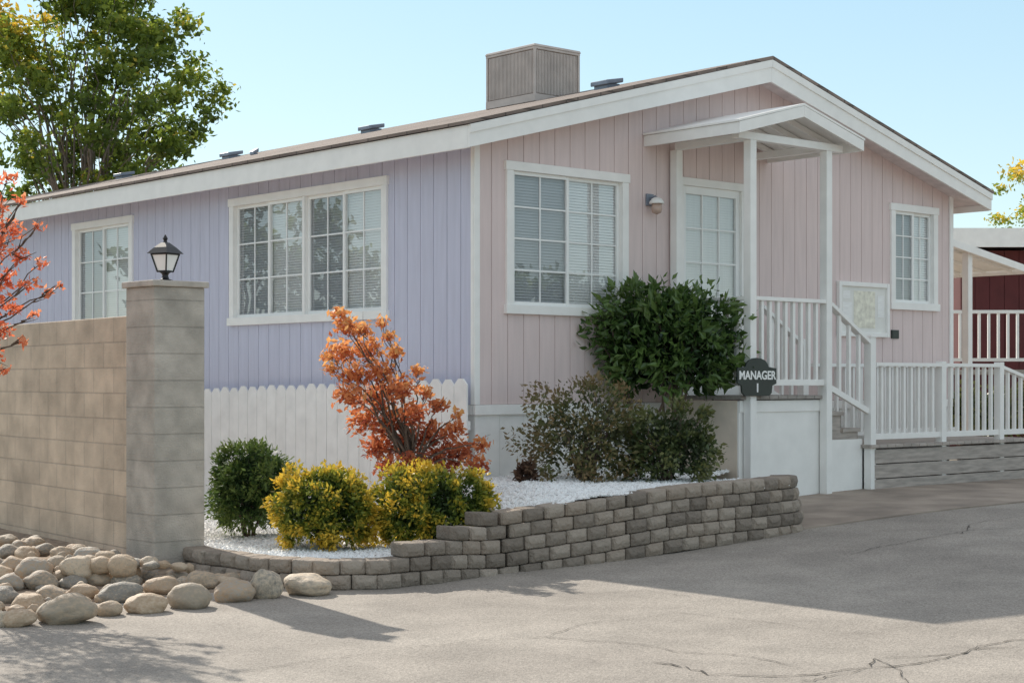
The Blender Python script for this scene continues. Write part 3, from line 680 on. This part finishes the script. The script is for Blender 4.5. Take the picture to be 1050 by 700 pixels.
for k in range(-1, 6):
    s = -.095 if k % 2 else 0.0
    while s < seg[-1]-.1:
        Lb = .19*random.uniform(.96, 1.04); sm = s+Lb/2; p, d, nrm = frame_at(sm); px = px_of(p); g = gz(p.x, p.y)
        nc = ncourse(px, sm); z = zbase(sm)+k*CH
        if k < nc and z+CH > g+.01:
            jit = random.uniform(-.009, .009); sb = .014*k+jit
            dep = .2; fw = Lb/2-.002; fi = Lb/2-.028; tf = .022
            o = p+nrm*sb; h = CH-.003; tz = random.uniform(-.003, .003)
            def V(al, de, dz): return o+d*al+nrm*de+Vector((0, 0, zbase(sm+al)+k*CH+dz+(tz*al/fw if dz else 0)))
            ta = random.uniform(-.006, .006)
            bot = [V(-fw, tf, 0), V(-fi, .008+ta, 0), V(fi, .008-ta, 0), V(fw, tf, 0), V(fw*.85, dep, 0), V(-fw*.85, dep, 0)]
            top = [V(-fw, tf, h), V(-fi, .008+ta, h), V(fi, .008-ta, h), V(fw, tf, h), V(fw*.85, dep, h), V(-fw*.85, dep, h)]
            mid = [V(-fi, -.012, h*.5), V(fi, -.012, h*.5)]
            tgt = mtop if k == nc-1 else mb
            tgt.add(bot+top+mid, [(0, 1, 12, 7, 6), (1, 2, 13, 12), (12, 13, 8, 7), (2, 3, 9, 8, 13), (3, 4, 10, 9), (4, 5, 11, 10), (5, 0, 6, 11), (6, 7, 8, 9, 10, 11), (5, 4, 3, 2, 1, 0)])
        s += Lb
mb.build('block_courses', M['retain'], ret, bevel=.011); mtop.build('top_course', M['retain'], ret, bevel=.013)

# ---------------------------------------------------------------- gravel bed
inner = []
for i in range(60):
    s = seg[-1]*i/59; p, d, nrm = frame_at(s); inner.append((p+nrm*.10))
poly = [(p.x, p.y) for p in inner]
for a in (FM @ Vector((2.5, .9, 0)), FM @ Vector((2.5, 0.0, 0)), FM @ Vector((0.0, 0.0, 0)), SM @ Vector((0, .10, 0)), SM @ Vector((7, .10, 0)), WL @ Vector((1.2, -.05, 0)), WL @ Vector((.2, -.05, 0)), CMx @ Vector((-.1, -.1, 0))): poly.append((a.x, a.y))
def inside(x, y, pl=poly):
    c = False; j = len(pl)-1
    for i in range(len(pl)):
        if (pl[i][1] > y) != (pl[j][1] > y) and x < (pl[j][0]-pl[i][0])*(y-pl[i][1])/(pl[j][1]-pl[i][1])+pl[i][0]: c = not c
        j = i
    return c
xs = [p[0] for p in poly]; ys = [p[1] for p in poly]
mb = MB(); st = .06; vid = {}; vs = []; fs = []
def bz(x, y): return bedz(x, y)+.015*noise.noise((x*1.7, y*1.7, 0))
ncell = []
i0_, i1_ = int(min(xs)/st)-1, int(max(xs)/st)+1; j0_, j1_ = int(min(ys)/st)-1, int(max(ys)/st)+1
def vidx(i, j):
    if (i, j) not in vid: vid[(i, j)] = len(vs); vs.append((i*st, j*st, bz(i*st, j*st)))
    return vid[(i, j)]
for i in range(i0_, i1_):
    for j in range(j0_, j1_):
        if inside((i+.5)*st, (j+.5)*st):
            fs.append((vidx(i, j), vidx(i+1, j), vidx(i+1, j+1), vidx(i, j+1))); ncell.append((i, j))
OCT = [(1, 0, 0), (-1, 0, 0), (0, 1, 0), (0, -1, 0), (0, 0, 1), (0, 0, -1)]
OF = [(0, 2, 4), (2, 1, 4), (1, 3, 4), (3, 0, 4), (2, 0, 5), (1, 2, 5), (3, 1, 5), (0, 3, 5)]
for i, j in ncell:
    for _ in range(5):
        x = (i+random.random())*st; y = (j+random.random())*st; r = random.uniform(.010, .023)
        b = len(vs); an = random.random()*6.28; zc = bz(x, y)+r*.35
        for ox, oy, oz in OCT:
            k = random.uniform(.7, 1.2); oo = ox*math.cos(an)-oy*math.sin(an), ox*math.sin(an)+oy*math.cos(an)
            vs.append((x+oo[0]*r*k+random.uniform(-.3, .3)*r, y+oo[1]*r*k+random.uniform(-.3, .3)*r, zc+oz*r*k*.75+random.uniform(-.2, .2)*r))
        fs += [tuple(b+q for q in f) for f in OF]
mb.v = [Vector(v) for v in vs]; mb.f = fs
tag(mb.build('white_gravel', M['gravel'], recalc=False), 'white crushed gravel covering the raised planting bed', 'gravel', kind='stuff')

# ---------------------------------------------------------------- rock bed
def rz(p):
    q = WL.inverted() @ Vector((p[0], p[1], 0)); f = 1-min(1, max(0, (abs(q.y)-.1)/1.5)); return .13*f*sst((q.x+.6)/1.0)
mb = MB(); vs = []; fs = []
fr = [P(x, y) for x, y in ((-60, 645), (0, 636), (60, 628), (130, 618), (200, 611), (270, 604), (320, 599))]
bk = [P(x, y, .02) for x, y in ((-60, 545), (0, 548), (60, 555), (110, 565), (140, 578), (200, 592), (320, 598))]
for i in range(len(fr)):
    for j in range(9):
        q = fr[i].lerp(bk[i], j/8); vs.append((q.x, q.y, gz(q.x, q.y)+(-.01 if j == 0 else .008+rz(q)*.8)))
for i in range(len(fr)-1):
    for j in range(8): fs.append((i*9+j, (i+1)*9+j, (i+1)*9+j+1, i*9+j+1))
mb.add(vs, fs); tag(mb.build('soil', M['soil'], recalc=False, smooth=True), kind='structure')
rockm = []
for k in range(9):
    bm = bmesh.new(); bmesh.ops.create_icosphere(bm, subdivisions=4, radius=1); off = Vector((k*7.3, 1, 2))
    for v in bm.verts:
        d = v.co.normalized(); f = 1+.20*noise.noise(d*1.1+off)+.07*noise.noise(d*2.6+off); v.co = d*f
    me = bpy.data.meshes.new('river_rock'); bm.to_mesh(me); bm.free(); me.materials.append(M['rock'])
    for p in me.polygons: p.use_smooth = True
    rockm.append(me)
RK = [(68, 627, 60, 30, 'large grey flattened river rock at the front left edge of the rock pile'), (20, 635, 32, 18, ''), (112, 625, 28, 15, ''), (150, 620, 40, 20, ''), (195, 613, 46, 26, 'big rounded rock fourth from the right tip of the pile'), (240, 608, 40, 22, ''),
      (273, 602, 31, 30, 'upright rounded rock second from the right tip of the rock pile'), (315, 601, 50, 22, 'long flat tan rock at the right tip of the rock pile'), (123, 609, 42, 20, ''), (84, 608, 32, 16, ''), (28, 618, 30, 17, ''), (52, 610, 30, 16, ''), (4, 612, 28, 18, ''), (4, 636, 22, 16, ''),
      (10, 599, 28, 17, ''), (42, 597, 34, 19, ''), (75, 598, 26, 14, ''), (102, 594, 30, 17, ''), (130, 596, 30, 15, ''), (165, 602, 34, 18, ''), (207, 597, 30, 20, ''), (182, 592, 24, 13, ''), (228, 595, 22, 12, ''),
      (15, 581, 26, 18, ''), (36, 586, 38, 24, ''), (60, 578, 22, 14, ''), (80, 583, 34, 22, ''), (104, 580, 26, 16, ''), (126, 581, 30, 20, ''), (150, 590, 26, 15, ''), (3, 588, 20, 14, ''), (62, 592, 22, 12, ''),
      (8, 566, 24, 13, ''), (28, 568, 26, 14, ''), (46, 564, 22, 12, ''), (64, 568, 24, 13, ''), (90, 569, 26, 14, ''), (108, 571, 20, 11, ''), (8, 555, 22, 12, ''), (34, 557, 22, 11, ''), (20, 560, 16, 9, ''), (-15, 600, 30, 18, ''), (-15, 625, 34, 20, ''), (-12, 580, 30, 18, ''), (-14, 560, 26, 16, '')]
for _ in range(110):
    x = random.uniform(-5, 250); lo = 551+max(0, (x-30))*.19; hi = 630-.135*x
    if hi < lo: continue
    y = random.uniform(lo, hi); RK.append((x, y, random.uniform(11, 22), random.uniform(7, 12), 's'))
for px, py, w, h, lab in RK:
    p = P(px, py+h*.3); zz = rz(p)
    p = P(px, py+h*.35, zz+gz(p.x, p.y)); sc = p.y/FPX
    if lab != 's': w *= 1.05; h *= 1.05
    a = w*sc/2; c = h*sc/2*1.1
    o = bpy.data.objects.new('river_rock', random.choice(rockm)); C.objects.link(o)
    o.location = (p.x, p.y, p.z+c*.68); o.scale = (a, a*random.uniform(.75, .95), c); o.rotation_euler = (random.uniform(-.15, .15), random.uniform(-.15, .15), random.uniform(-.5, .5)+random.choice((0, math.pi)))
    if lab and lab != 's': tag(o, lab, 'rock', 'river rocks piled at the foot of the block wall')
    elif lab == 's': tag(o, 'small pebble-sized rock wedged between the larger rounded rocks', 'rock', 'small rocks filling the rock pile')
    else: tag(o, 'mid-sized rounded river rock in the pile below the block wall', 'rock', 'river rocks piled at the foot of the block wall')

# ---------------------------------------------------------------- planting
def rpx(r, Y): return r*Y/FPX
def S(name, label, cat, px, py, rx, ry, Y, mat, n, size, depth=1.0, **k):
    c = PY(px, py, Y); r = (rpx(rx, Y), rpx(rx, Y)*depth, rpx(ry, Y))
    b = (c.x, c.y, bz(c.x, c.y)-.02)
    return shrub(name, label, cat, c, r, mat, n, size, base=b, **k)
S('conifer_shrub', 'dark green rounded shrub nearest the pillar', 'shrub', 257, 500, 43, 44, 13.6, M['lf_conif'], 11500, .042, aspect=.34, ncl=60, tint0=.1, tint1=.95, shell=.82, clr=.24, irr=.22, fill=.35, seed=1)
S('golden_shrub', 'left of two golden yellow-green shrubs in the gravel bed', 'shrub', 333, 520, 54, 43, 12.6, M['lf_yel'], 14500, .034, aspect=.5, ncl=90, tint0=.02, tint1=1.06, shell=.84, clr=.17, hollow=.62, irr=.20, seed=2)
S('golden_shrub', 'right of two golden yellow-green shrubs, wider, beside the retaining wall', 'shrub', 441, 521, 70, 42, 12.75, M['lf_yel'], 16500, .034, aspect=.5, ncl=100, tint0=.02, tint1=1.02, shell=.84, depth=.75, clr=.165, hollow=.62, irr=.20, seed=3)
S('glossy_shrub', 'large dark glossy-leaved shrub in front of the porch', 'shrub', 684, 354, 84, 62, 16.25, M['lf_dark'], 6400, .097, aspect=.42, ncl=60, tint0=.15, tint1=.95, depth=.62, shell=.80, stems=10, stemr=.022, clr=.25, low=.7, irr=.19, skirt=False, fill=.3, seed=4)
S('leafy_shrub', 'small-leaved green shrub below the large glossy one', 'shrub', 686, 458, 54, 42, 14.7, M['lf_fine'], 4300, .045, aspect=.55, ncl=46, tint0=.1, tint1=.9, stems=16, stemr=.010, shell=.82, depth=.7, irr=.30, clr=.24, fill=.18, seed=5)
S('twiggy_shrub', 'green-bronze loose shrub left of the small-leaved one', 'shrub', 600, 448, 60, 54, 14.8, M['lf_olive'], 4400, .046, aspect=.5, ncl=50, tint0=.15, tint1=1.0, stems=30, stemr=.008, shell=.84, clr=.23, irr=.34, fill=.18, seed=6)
S('seedling_plant', 'tiny dark sprig in the white gravel by the skirting', 'plant', 540, 486, 13, 17, 14.5, M['sprig'], 520, .05, aspect=.4, ncl=10, stems=9, stemr=.005, tint0=.1, tint1=.9, irr=.3)

def px_tree(name, label, cat, base, clus, mat, dens, size, aspect, Y, bark, trunk_r, fork=None, dy=.35, wob=.08, twigs=3, group=None, lr=.4):
    base = Vector(base); t = thing(name, label, cat, base, 0, group); cl = []
    for px, py, r, tt in clus:
        y = Y+random.uniform(-dy, dy); c = PY(px, py, y); cl.append((c.x, c.y, c.z, rpx(r, y), tt))
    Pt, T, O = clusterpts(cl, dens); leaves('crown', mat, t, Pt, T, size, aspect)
    mb = MB(); fk = Vector(fork) if fork else base.lerp(Vector(cl[0][:3]), .3)
    limb(mb, base-Vector((0, 0, .05)), fk, trunk_r, trunk_r*.8, 5, .03)
    for c in cl:
        c3 = Vector(c[:3]); m = fk.lerp(c3, .5)+Vector((0, 0, .1*(c3-fk).length)); limb(mb, fk, m, trunk_r*lr, trunk_r*lr*.6, 3, wob); limb(mb, m, c3, trunk_r*lr*.6, trunk_r*.07, 4, wob)
        for _ in range(twigs):
            e = c3+Vector(rng.normal(size=3))*c[3]*.6; limb(mb, c3.lerp(m, random.uniform(0, .5)), e, trunk_r*.13, trunk_r*.03, 3, wob)
    mb.build('trunk', bark, t, smooth=True)
    return t
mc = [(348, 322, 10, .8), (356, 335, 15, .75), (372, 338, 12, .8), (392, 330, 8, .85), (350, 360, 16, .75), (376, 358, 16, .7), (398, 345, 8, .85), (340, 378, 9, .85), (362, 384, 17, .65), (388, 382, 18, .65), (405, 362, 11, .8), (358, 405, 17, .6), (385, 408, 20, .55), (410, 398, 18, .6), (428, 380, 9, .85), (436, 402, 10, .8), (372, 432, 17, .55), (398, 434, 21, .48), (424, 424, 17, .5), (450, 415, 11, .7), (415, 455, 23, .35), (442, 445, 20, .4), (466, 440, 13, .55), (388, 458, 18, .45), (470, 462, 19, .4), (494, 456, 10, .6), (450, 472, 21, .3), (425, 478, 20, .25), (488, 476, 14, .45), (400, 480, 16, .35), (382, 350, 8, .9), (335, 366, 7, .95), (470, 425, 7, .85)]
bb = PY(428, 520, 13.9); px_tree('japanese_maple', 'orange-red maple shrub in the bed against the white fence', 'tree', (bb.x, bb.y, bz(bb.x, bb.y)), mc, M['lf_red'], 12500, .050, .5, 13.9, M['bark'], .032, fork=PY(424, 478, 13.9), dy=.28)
lc = [(8, 182, 9, .7), (22, 206, 7, .7), (-5, 215, 18, .5), (12, 235, 14, .5), (38, 232, 7, .6), (-10, 250, 24, .4), (22, 262, 12, .5), (42, 270, 9, .6), (62, 292, 6, .8), (5, 285, 15, .4), (30, 292, 11, .5), (50, 300, 7, .7), (-12, 310, 24, .4), (14, 315, 12, .5), (36, 322, 7, .7), (2, 340, 13, .5), (24, 350, 7, .7), (-8, 365, 15, .5), (3, 380, 7, .7), (-40, 200, 40, .4), (-45, 260, 50, .4), (-50, 330, 45, .4), (-90, 220, 50, .4), (-95, 300, 50, .4)]
lb = P(-95, 600, .1); px_tree('red_maple', 'red-orange maple leaning in from the left edge over the block wall', 'tree', lb, lc, M['lf_red2'], 8500, .044, .5, 11.7, M['bark'], .05, fork=PY(-70, 400, 11.7), dy=.3, lr=.22)

def big_tree(name, label, base, crown_c, rad, n, size, mat, ncl, group=None, yel=0.0, clr=.2, bark='bark', tr=.22, seed=1, t0=.38, fkf=.55):
    random.seed(seed)
    base = Vector(base); c = Vector(crown_c); t = thing(name, label, 'tree', base, 0, group); cl = []
    for i in range(ncl):
        d = Vector(rng.normal(size=3)).normalized(); k = random.random()**.38
        p = c+Vector((d.x*rad[0], d.y*rad[1], d.z*rad[2]))*k
        f = (p.x-c.x)/rad[0]
        tt = t0+.12*(p.z-c.z)/rad[2]+random.uniform(-.15, .15)+yel*max(0, -f-.15)*max(0, .45+(p.z-c.z)/rad[2])
        cl.append((p.x, p.y, p.z, sum(rad)/3*clr*random.uniform(.55, 1.35), tt))
    tot = sum(q[3]**2 for q in cl); Pt, T, O = clusterpts(cl, n/tot, .7); leaves('crown', mat, t, Pt, T, size, .55)
    mb = MB(); fk = base.lerp(c, fkf); limb(mb, base-Vector((0, 0, .2)), fk, tr, tr*.7, 6, .02)
    for q in cl[::2]:
        c3 = Vector(q[:3]); m = fk.lerp(c3, .5)+Vector((0, 0, .12*(c3-fk).length)); limb(mb, fk, m, tr*.28, tr*.15, 3, .07); limb(mb, m, c3, tr*.15, tr*.03, 4, .07)
    mb.build('trunk', M[bark], t, smooth=True); return t
bt = PY(85, 390, 31); bt.z = .3
big_tree('shade_tree', 'tall green and yellowing tree behind the left end of the house', bt, PY(88, 92, 31), (2.6, 2.3, 2.75), 26000, .115, M['lf_tree'], 180, yel=1.1, clr=.142, bark='paleBark', seed=3, t0=.34, tr=.10, fkf=.5)
bt = PY(1090, 390, 42); bt.z = .3
big_tree('shade_tree', 'pale yellow-green tree beyond the house at the right edge', bt, PY(1088, 205, 42), (1.6, 1.6, 1.25), 4000, .12, M['lf_tree'], 40, yel=.1, clr=.22, bark='paleBark', seed=5, tr=.12, t0=.66)
for i, (x, y, h, rr) in enumerate(((-21, 17.2, 5.4, 2.8), (-27, 25, 6.0, 3.2), (28, 12, 4.4, 2.6))):
    big_tree('shade_tree', ('bushy tree out to the left of the block wall, nearer one', 'bushy tree far out to the left of the block wall, farther one', 'bushy tree far out to the right across the road')[i], (x, y, gz(x, y)), (x, y, h*.6), (rr, rr, h*.42), 4500, .28, M['lf_tree'], 45, clr=.25, seed=20+i, t0=.12)

# ---------------------------------------------------------------- right side neighbours
aw = thing('carport_awning', 'white sloping carport awning with post at the right side of the pink house', 'awning', H @ Vector((9.2, 3, .3)), HA)
def az(t): return 3.52-.15*(t-7.6)
mb = MB(H); mb.hexa([(7.62, 1, az(7.62)-.03), (10.9, 1, az(10.9)-.03), (10.9, 5, az(10.9)-.03), (7.62, 5, az(7.62)-.03), (7.62, 1, az(7.62)), (10.9, 1, az(10.9)), (10.9, 5, az(10.9)), (7.62, 5, az(7.62))]); mb.build('roof_panel', M['white'], aw)
mb = MB(H)
for k in range(9): u = 1.2+k*.42; mb.hexa([(7.62, u, az(7.62)-.06), (10.88, u, az(10.88)-.06), (10.88, u+.03, az(10.88)-.06), (7.62, u+.03, az(7.62)-.06), (7.62, u, az(7.62)-.031), (10.88, u, az(10.88)-.031), (10.88, u+.03, az(10.88)-.031), (7.62, u+.03, az(7.62)-.031)])
mb.build('ribs', M['white'], aw)
mb = MB(H); mb.hexa([(7.62, .965, az(7.62)-.08), (10.92, .965, az(10.92)-.08), (10.92, .998, az(10.92)-.08), (7.62, .998, az(7.62)-.08), (7.62, .965, az(7.62)+.02), (10.92, .965, az(10.92)+.02), (10.92, .998, az(10.92)+.02), (7.62, .998, az(7.62)+.02)]); mb.build('front_beam', M['white'], aw, bevel=.005)
mb = MB(H); mb.box(10.92, 10.96, .97, 5, az(10.9)-.09, az(10.9)+.03); mb.build('gutter', M['white'], aw)
for t, u in ((9.62, 1.1), (9.62, 4.8)):
    mb = MB(H); mb.box(t-.05, t+.05, u-.05, u+.05, .25, az(t)-.05); mb.build('post', M['white'], aw, bevel=.004)
# neighbour house
nh = thing('neighbour_house', 'dark maroon neighbouring home seen past the right end', 'house', (12.5, 38, .3))
mb = MB()
a, b = PY(985, 300, 34).x, 22
x = a
while x < b: mb.box(x, x+.29, 34, 34.05, .2, 4.1); x += .3
mb.build('siding', M['maroon'], nh)
mb = MB(); mb.box(a, b, 34.06, 42, .2, 4.1); mb.build('wall', M['maroon'], nh)
mb = MB(); mb.box(a-.4, b, 33.3, 33.35, 4.12, 4.5); mb.build('fascia', M['white'], nh)
mb = MB(); mb.box(a-.4, b, 33.36, 42.5, 4.2, 4.45); mb.build('roof', M['white'], nh)
# neighbour deck with railing
nd = thing('neighbour_deck', 'raised deck with white railing in front of the maroon home', 'deck', (8.6, 27.6, .3))
xa, xb, yy = PY(972, 300, 26).x, 14.5, 26
mb = MB(); mb.box(xa, xb, yy, yy+3.5, 1.55, 1.62); mb.build('floor', M['deckwood'], nd)
mb = MB(); mb.box(xa+.02, xb, yy+.05, yy+.08, .2, 1.54); mb.build('skirt', M['maroon'], nd)
mb = MB(); mb.box(xa, xb, yy+.01, yy+.08, 2.5, 2.55); rl = mb.build('railing', M['white'], nd)
mb = MB(); mb.box(xa, xb, yy+.02, yy+.06, 1.75, 1.8); q = mb.build('bottom_rail', M['white'], nd); q.parent = rl
x = xa+.05
while x < xb:
    mb = MB(); mb.box(x-.02, x+.02, yy+.025, yy+.055, 1.8, 2.5); q = mb.build('baluster', M['white'], nd); q.parent = rl; x += .15
for px, py, r, Y in ((985, 420, 20, 24.5), (1020, 425, 26, 24.8), (1060, 418, 26, 25)):
    c = PY(px, py, Y); shrub('low_shrub', {985: 'leftmost low green shrub behind the landing railing', 1020: 'middle low green shrub behind the landing railing', 1060: 'low green shrub at the right edge behind the landing railing'}[px], 'shrub', c, (rpx(r, Y), .4, rpx(r, Y)*1.2), M['lf_fine'], 1200, .08, ncl=16, base=(c.x, c.y, .3), tint0=.4, tint1=1.0)

# ---------------------------------------------------------------- light, sky, camera
SD = Vector((-.50, .866, math.tan(R(33)))).normalized()
sun = bpy.data.lights.new('sun', 'SUN'); sun.energy = 5.0; sun.angle = R(.5); sun.color = (1, .93, .82)
so = bpy.data.objects.new('sun', sun); C.objects.link(so); so.rotation_euler = SD.to_track_quat('Z', 'Y').to_euler(); so.location = (-10, 20, 20)
w = bpy.data.worlds.new('World'); bpy.context.scene.world = w; w.use_nodes = True; nt = w.node_tree
sk = nt.nodes.new('ShaderNodeTexSky'); sk.sky_type = 'NISHITA'; sk.sun_disc = False; sk.sun_elevation = R(33); sk.sun_rotation = math.atan2(-.50, .866)
sk.air_density = 1.0; sk.dust_density = .3; sk.ozone_density = 1.0; sk.altitude = 50
bg = nt.nodes['Background']; bg.inputs[1].default_value = .06; nt.links.new(sk.outputs[0], bg.inputs[0])
# added sky gradient: lighter at horizon, bright neutral overhead to fill the shaded walls
tcw = nt.nodes.new('ShaderNodeTexCoord'); sx = nt.nodes.new('ShaderNodeSeparateXYZ'); nt.links.new(tcw.outputs['Generated'], sx.inputs[0])
rw = nt.nodes.new('ShaderNodeValToRGB'); nt.links.new(sx.outputs[2], rw.inputs[0])
rw.color_ramp.elements[0].position = 0; rw.color_ramp.elements[0].color = (.48, .55, .53, 1)
rw.color_ramp.elements[1].position = .9; rw.color_ramp.elements[1].color = (.56, .55, .53, 1)
e_ = rw.color_ramp.elements.new(.10); e_.color = (.39, .53, .55, 1)
e_ = rw.color_ramp.elements.new(.24); e_.color = (.32, .49, .56, 1)
e_ = rw.color_ramp.elements.new(.45); e_.color = (.51, .54, .54, 1)
bg2 = nt.nodes.new('ShaderNodeBackground'); bg2.inputs[1].default_value = 1.0; nt.links.new(rw.outputs[0], bg2.inputs[0])
ads = nt.nodes.new('ShaderNodeAddShader'); nt.links.new(bg.outputs[0], ads.inputs[0]); nt.links.new(bg2.outputs[0], ads.inputs[1]); nt.links.new(ads.outputs[0], nt.nodes['World Output'].inputs['Surface'])
cam = bpy.data.cameras.new('camera'); cam.sensor_width = 36; cam.lens = FPX/1050*36; cam.shift_y = (HOR-350)/1050; cam.clip_end = 2000
cob = bpy.data.objects.new('camera', cam); C.objects.link(cob); cob.location = (0, 0, EYE); cob.rotation_euler = (R(90), 0, 0)
sc = bpy.context.scene; sc.camera = cob
sc.view_settings.view_transform = 'Standard'; sc.view_settings.look = 'None'; sc.view_settings.exposure = 0
